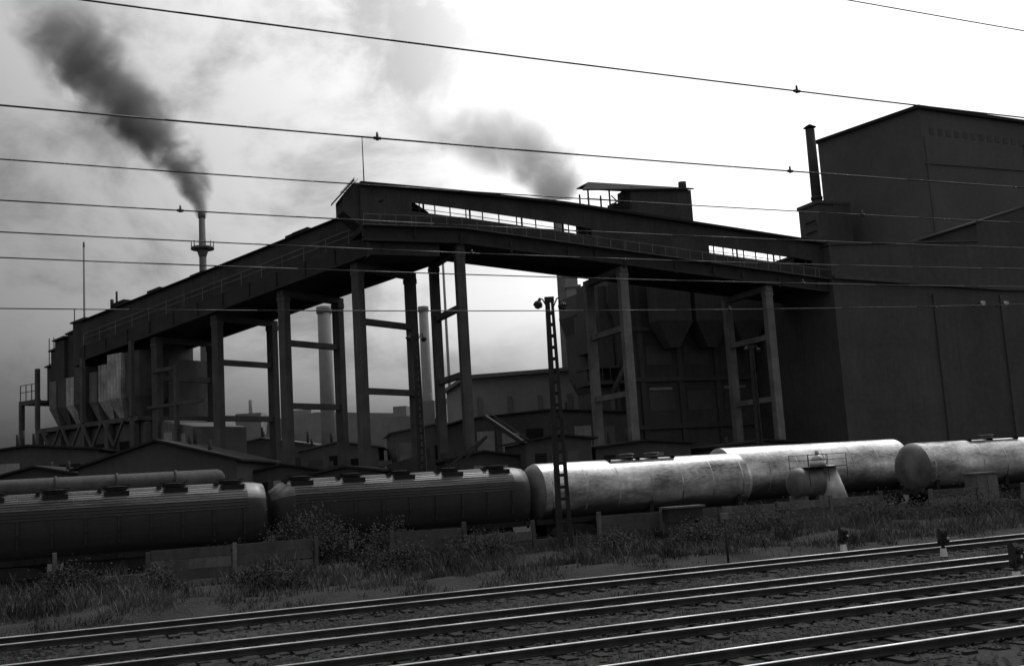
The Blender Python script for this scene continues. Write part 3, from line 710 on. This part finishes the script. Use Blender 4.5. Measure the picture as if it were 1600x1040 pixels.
for y in (-.4,.4): b.beam((2,y,3),(6.5,y*.5,7.0),.12); b.beam((2,y,4),(6.5,y*.5,7.1),.1)
for k in range(7):
    f=k/7; b.beam((2+4.5*f,-.4+.2*f,3+4*f),(2+4.5*(f+.1),.4-.2*f,4+3.2*(f+.1)),.06)
part(t,'jib',b,'soot')

# ---------------------------------------------------------------- smoke
def plume(pts,dens,seed,col,ns=.12,fo=7.0,amp=5.0):
    P=[Vector(p[:3]) for p in pts]; rr=[p[3] for p in pts]
    b=MB(); rings=[]
    for i,(q,r) in enumerate(zip(P,rr)):
        rings.append([q+Vector((math.cos(k*math.pi/8),math.sin(k*math.pi/8),0))*r*1.25 for k in range(16)])
    b.loft(rings,False)
    m=bpy.data.materials.new('smoke'); m.use_nodes=True; t=NT(m.node_tree)
    out=t.n('ShaderNodeOutputMaterial'); v=t.n('ShaderNodeVolumePrincipled'); t.l(v.outputs[0],out.inputs['Volume'])
    v.inputs['Color'].default_value=(col,col,col,1); v.inputs['Anisotropy'].default_value=.2
    tc=t.n('ShaderNodeTexCoord'); s=t.n('ShaderNodeSeparateXYZ'); t.l(tc.outputs['Object'],s.inputs[0]); X,Y,Z=s.outputs
    z0,z1=P[0].z,P[-1].z
    zn=t.mr(Z,z0,z1,0,1)
    def curve(vals):
        lo,hi=min(vals),max(vals); hi=hi if hi>lo else lo+1
        c=t.n('ShaderNodeFloatCurve'); cm=c.mapping.curves[0]
        ps=[((p.z-z0)/(z1-z0),(q-lo)/(hi-lo)) for p,q in zip(P,vals)]
        cm.points[0].location=ps[0]; cm.points[1].location=ps[-1]
        for p in ps[1:-1]: cm.points.new(*p)
        c.mapping.update(); t.l(zn,c.inputs['Value'])
        return t.math('ADD',t.math('MULTIPLY',c.outputs[0],hi-lo),lo)
    xc=curve([p.x for p in P]); rc=curve(rr); yc=t.mr(Z,z0,z1,P[0].y,P[-1].y)
    dx=t.math('SUBTRACT',X,xc); dy=t.math('SUBTRACT',Y,yc)
    r=t.math('DIVIDE',t.math('SQRT',t.math('ADD',t.math('MULTIPLY',dx,dx),t.math('MULTIPLY',dy,dy))),rc)
    mp=t.n('ShaderNodeMapping'); mp.inputs['Location'].default_value=(seed,seed*2,0); t.l(tc.outputs['Object'],mp.inputs[0])
    n=t.n('ShaderNodeTexNoise',i_Scale=ns,i_Detail=5.0,i_Roughness=.62,i_Distortion=.5); t.l(mp.outputs[0],n.inputs['Vector'])
    d=t.math('ADD',t.math('MULTIPLY',t.math('SUBTRACT',1.0,r),1.3),t.math('MULTIPLY',t.math('SUBTRACT',n.outputs[0],.52),amp))
    d=t.math('ADD',d,t.mr(zn,0.0,.22,1.3,0.0))
    d=t.math('MULTIPLY',t.math('MAXIMUM',t.math('MINIMUM',d,1.0),0.0),t.mr(zn,.55,1.0,1,0,True))
    edge=t.mr(r,.5,1.15,1,0,True)
    fall=t.math('DIVIDE',1.0,t.math('ADD',1.0,t.math('MULTIPLY',t.math('MAXIMUM',zn,0.0),fo)))
    t.l(t.math('MULTIPLY',t.math('MULTIPLY',t.math('MULTIPLY',d,edge),fall),dens),v.inputs['Density'])
    m.cycles.volume_step_rate=.4
    return struct('smoke',b,m,'stuff')
def L(lat,h,D,r): return (lat*D,D,3.2+h*D,r)
plume([L(-.2856,.262,150,.7),L(-.288,.275,150,1.5),L(-.294,.29,150,2.8),L(-.304,.31,151,4.2),L(-.32,.335,152,6),L(-.342,.36,153,7.4),L(-.37,.39,155,8.8),L(-.395,.43,156,9.6),L(-.425,.475,157,9.6),L(-.445,.53,158,9)],1.7,3,.22,.15,9,5.5)
plume([L(.05,.255,170,2.0),L(.047,.27,171,5.0),L(.035,.29,172,9),L(.015,.31,174,12),L(-.015,.33,176,14),L(-.045,.345,178,13),L(-.075,.37,180,10)],.5,9,.45,.11,7,6)

# ---------------------------------------------------------------- world
w=bpy.data.worlds.new('World'); sc.world=w; w.use_nodes=True; t=NT(w.node_tree)
out=t.n('ShaderNodeOutputWorld'); bg=t.n('ShaderNodeBackground'); bg.inputs['Strength'].default_value=.1; t.l(bg.outputs[0],out.inputs[0])
SE,SR=R(55),math.atan2(.45,.85)
sky=t.n('ShaderNodeTexSky'); sky.sky_type='NISHITA'; sky.sun_disc=False; sky.sun_elevation=SE; sky.sun_rotation=SR; sky.dust_density=4
bw=t.n('ShaderNodeRGBToBW'); t.l(sky.outputs[0],bw.inputs[0])
tc=t.n('ShaderNodeTexCoord'); s=t.n('ShaderNodeSeparateXYZ'); t.l(tc.outputs['Generated'],s.inputs[0])
X,Y,Z=s.outputs
g=t.math('ADD',X,t.math('MULTIPLY',Z,.8))
tt=t.mr(g,-.46,.30,0,1)
base=t.mr(t.math('POWER',tt,1.6),0,1,.16,1.2)
hz=t.mr(Z,0.03,.17,.22,1.0,True)
base=t.math('MULTIPLY',base,hz)
mp=t.n('ShaderNodeMapping'); mp.inputs['Scale'].default_value=(1,1,1.6); t.l(tc.outputs['Generated'],mp.inputs[0])
n=t.n('ShaderNodeTexNoise',i_Scale=5.2,i_Detail=7.0,i_Roughness=.58,i_Distortion=.35); t.l(mp.outputs[0],n.inputs['Vector'])
cl=t.mr(n.outputs[0],.40,.62,0,1,True)
lf=t.mr(X,-.15,.12,.60,.0,True)
base=t.math('MULTIPLY',base,t.math('SUBTRACT',1.12,t.math('MULTIPLY',cl,lf)))
fr=t.mr(Y,-.25,.35,0,1,True)
mx=t.n('ShaderNodeMix',data_type='FLOAT'); t.l(fr,mx.inputs[0]); mx.inputs[2].default_value=.42; t.l(base,mx.inputs[3])
tot=t.math('ADD',t.math('MULTIPLY',mx.outputs[0],9.5),t.math('MULTIPLY',bw.outputs[0],.08))
cb=t.n('ShaderNodeCombineXYZ')
for i in range(3): t.l(tot,cb.inputs[i])
t.l(cb.outputs[0],bg.inputs['Color'])
sd=bpy.data.lights.new('sun','SUN'); sd.energy=2.4; sd.angle=R(12); sd.color=(1,.995,.99)
so=link(bpy.data.objects.new('sun',sd)); dirv=Vector((math.sin(SR)*math.cos(SE),math.cos(SR)*math.cos(SE),math.sin(SE)))
so.rotation_euler=dirv.to_track_quat('Z','Y').to_euler(); so.location=(0,0,60)

cd=bpy.data.cameras.new('camera'); cam=link(bpy.data.objects.new('camera',cd)); sc.camera=cam
cd.lens=38.25; cd.sensor_width=36; cd.clip_end=6000; cd.clip_start=.1
cam.matrix_world=Matrix.Translation((0,0,3.2))@Matrix.Rotation(R(97.7),4,'X')@Matrix.Rotation(R(-3.5),4,'Z')
sc.view_settings.view_transform='Standard'; sc.view_settings.look='None'; sc.view_settings.exposure=0
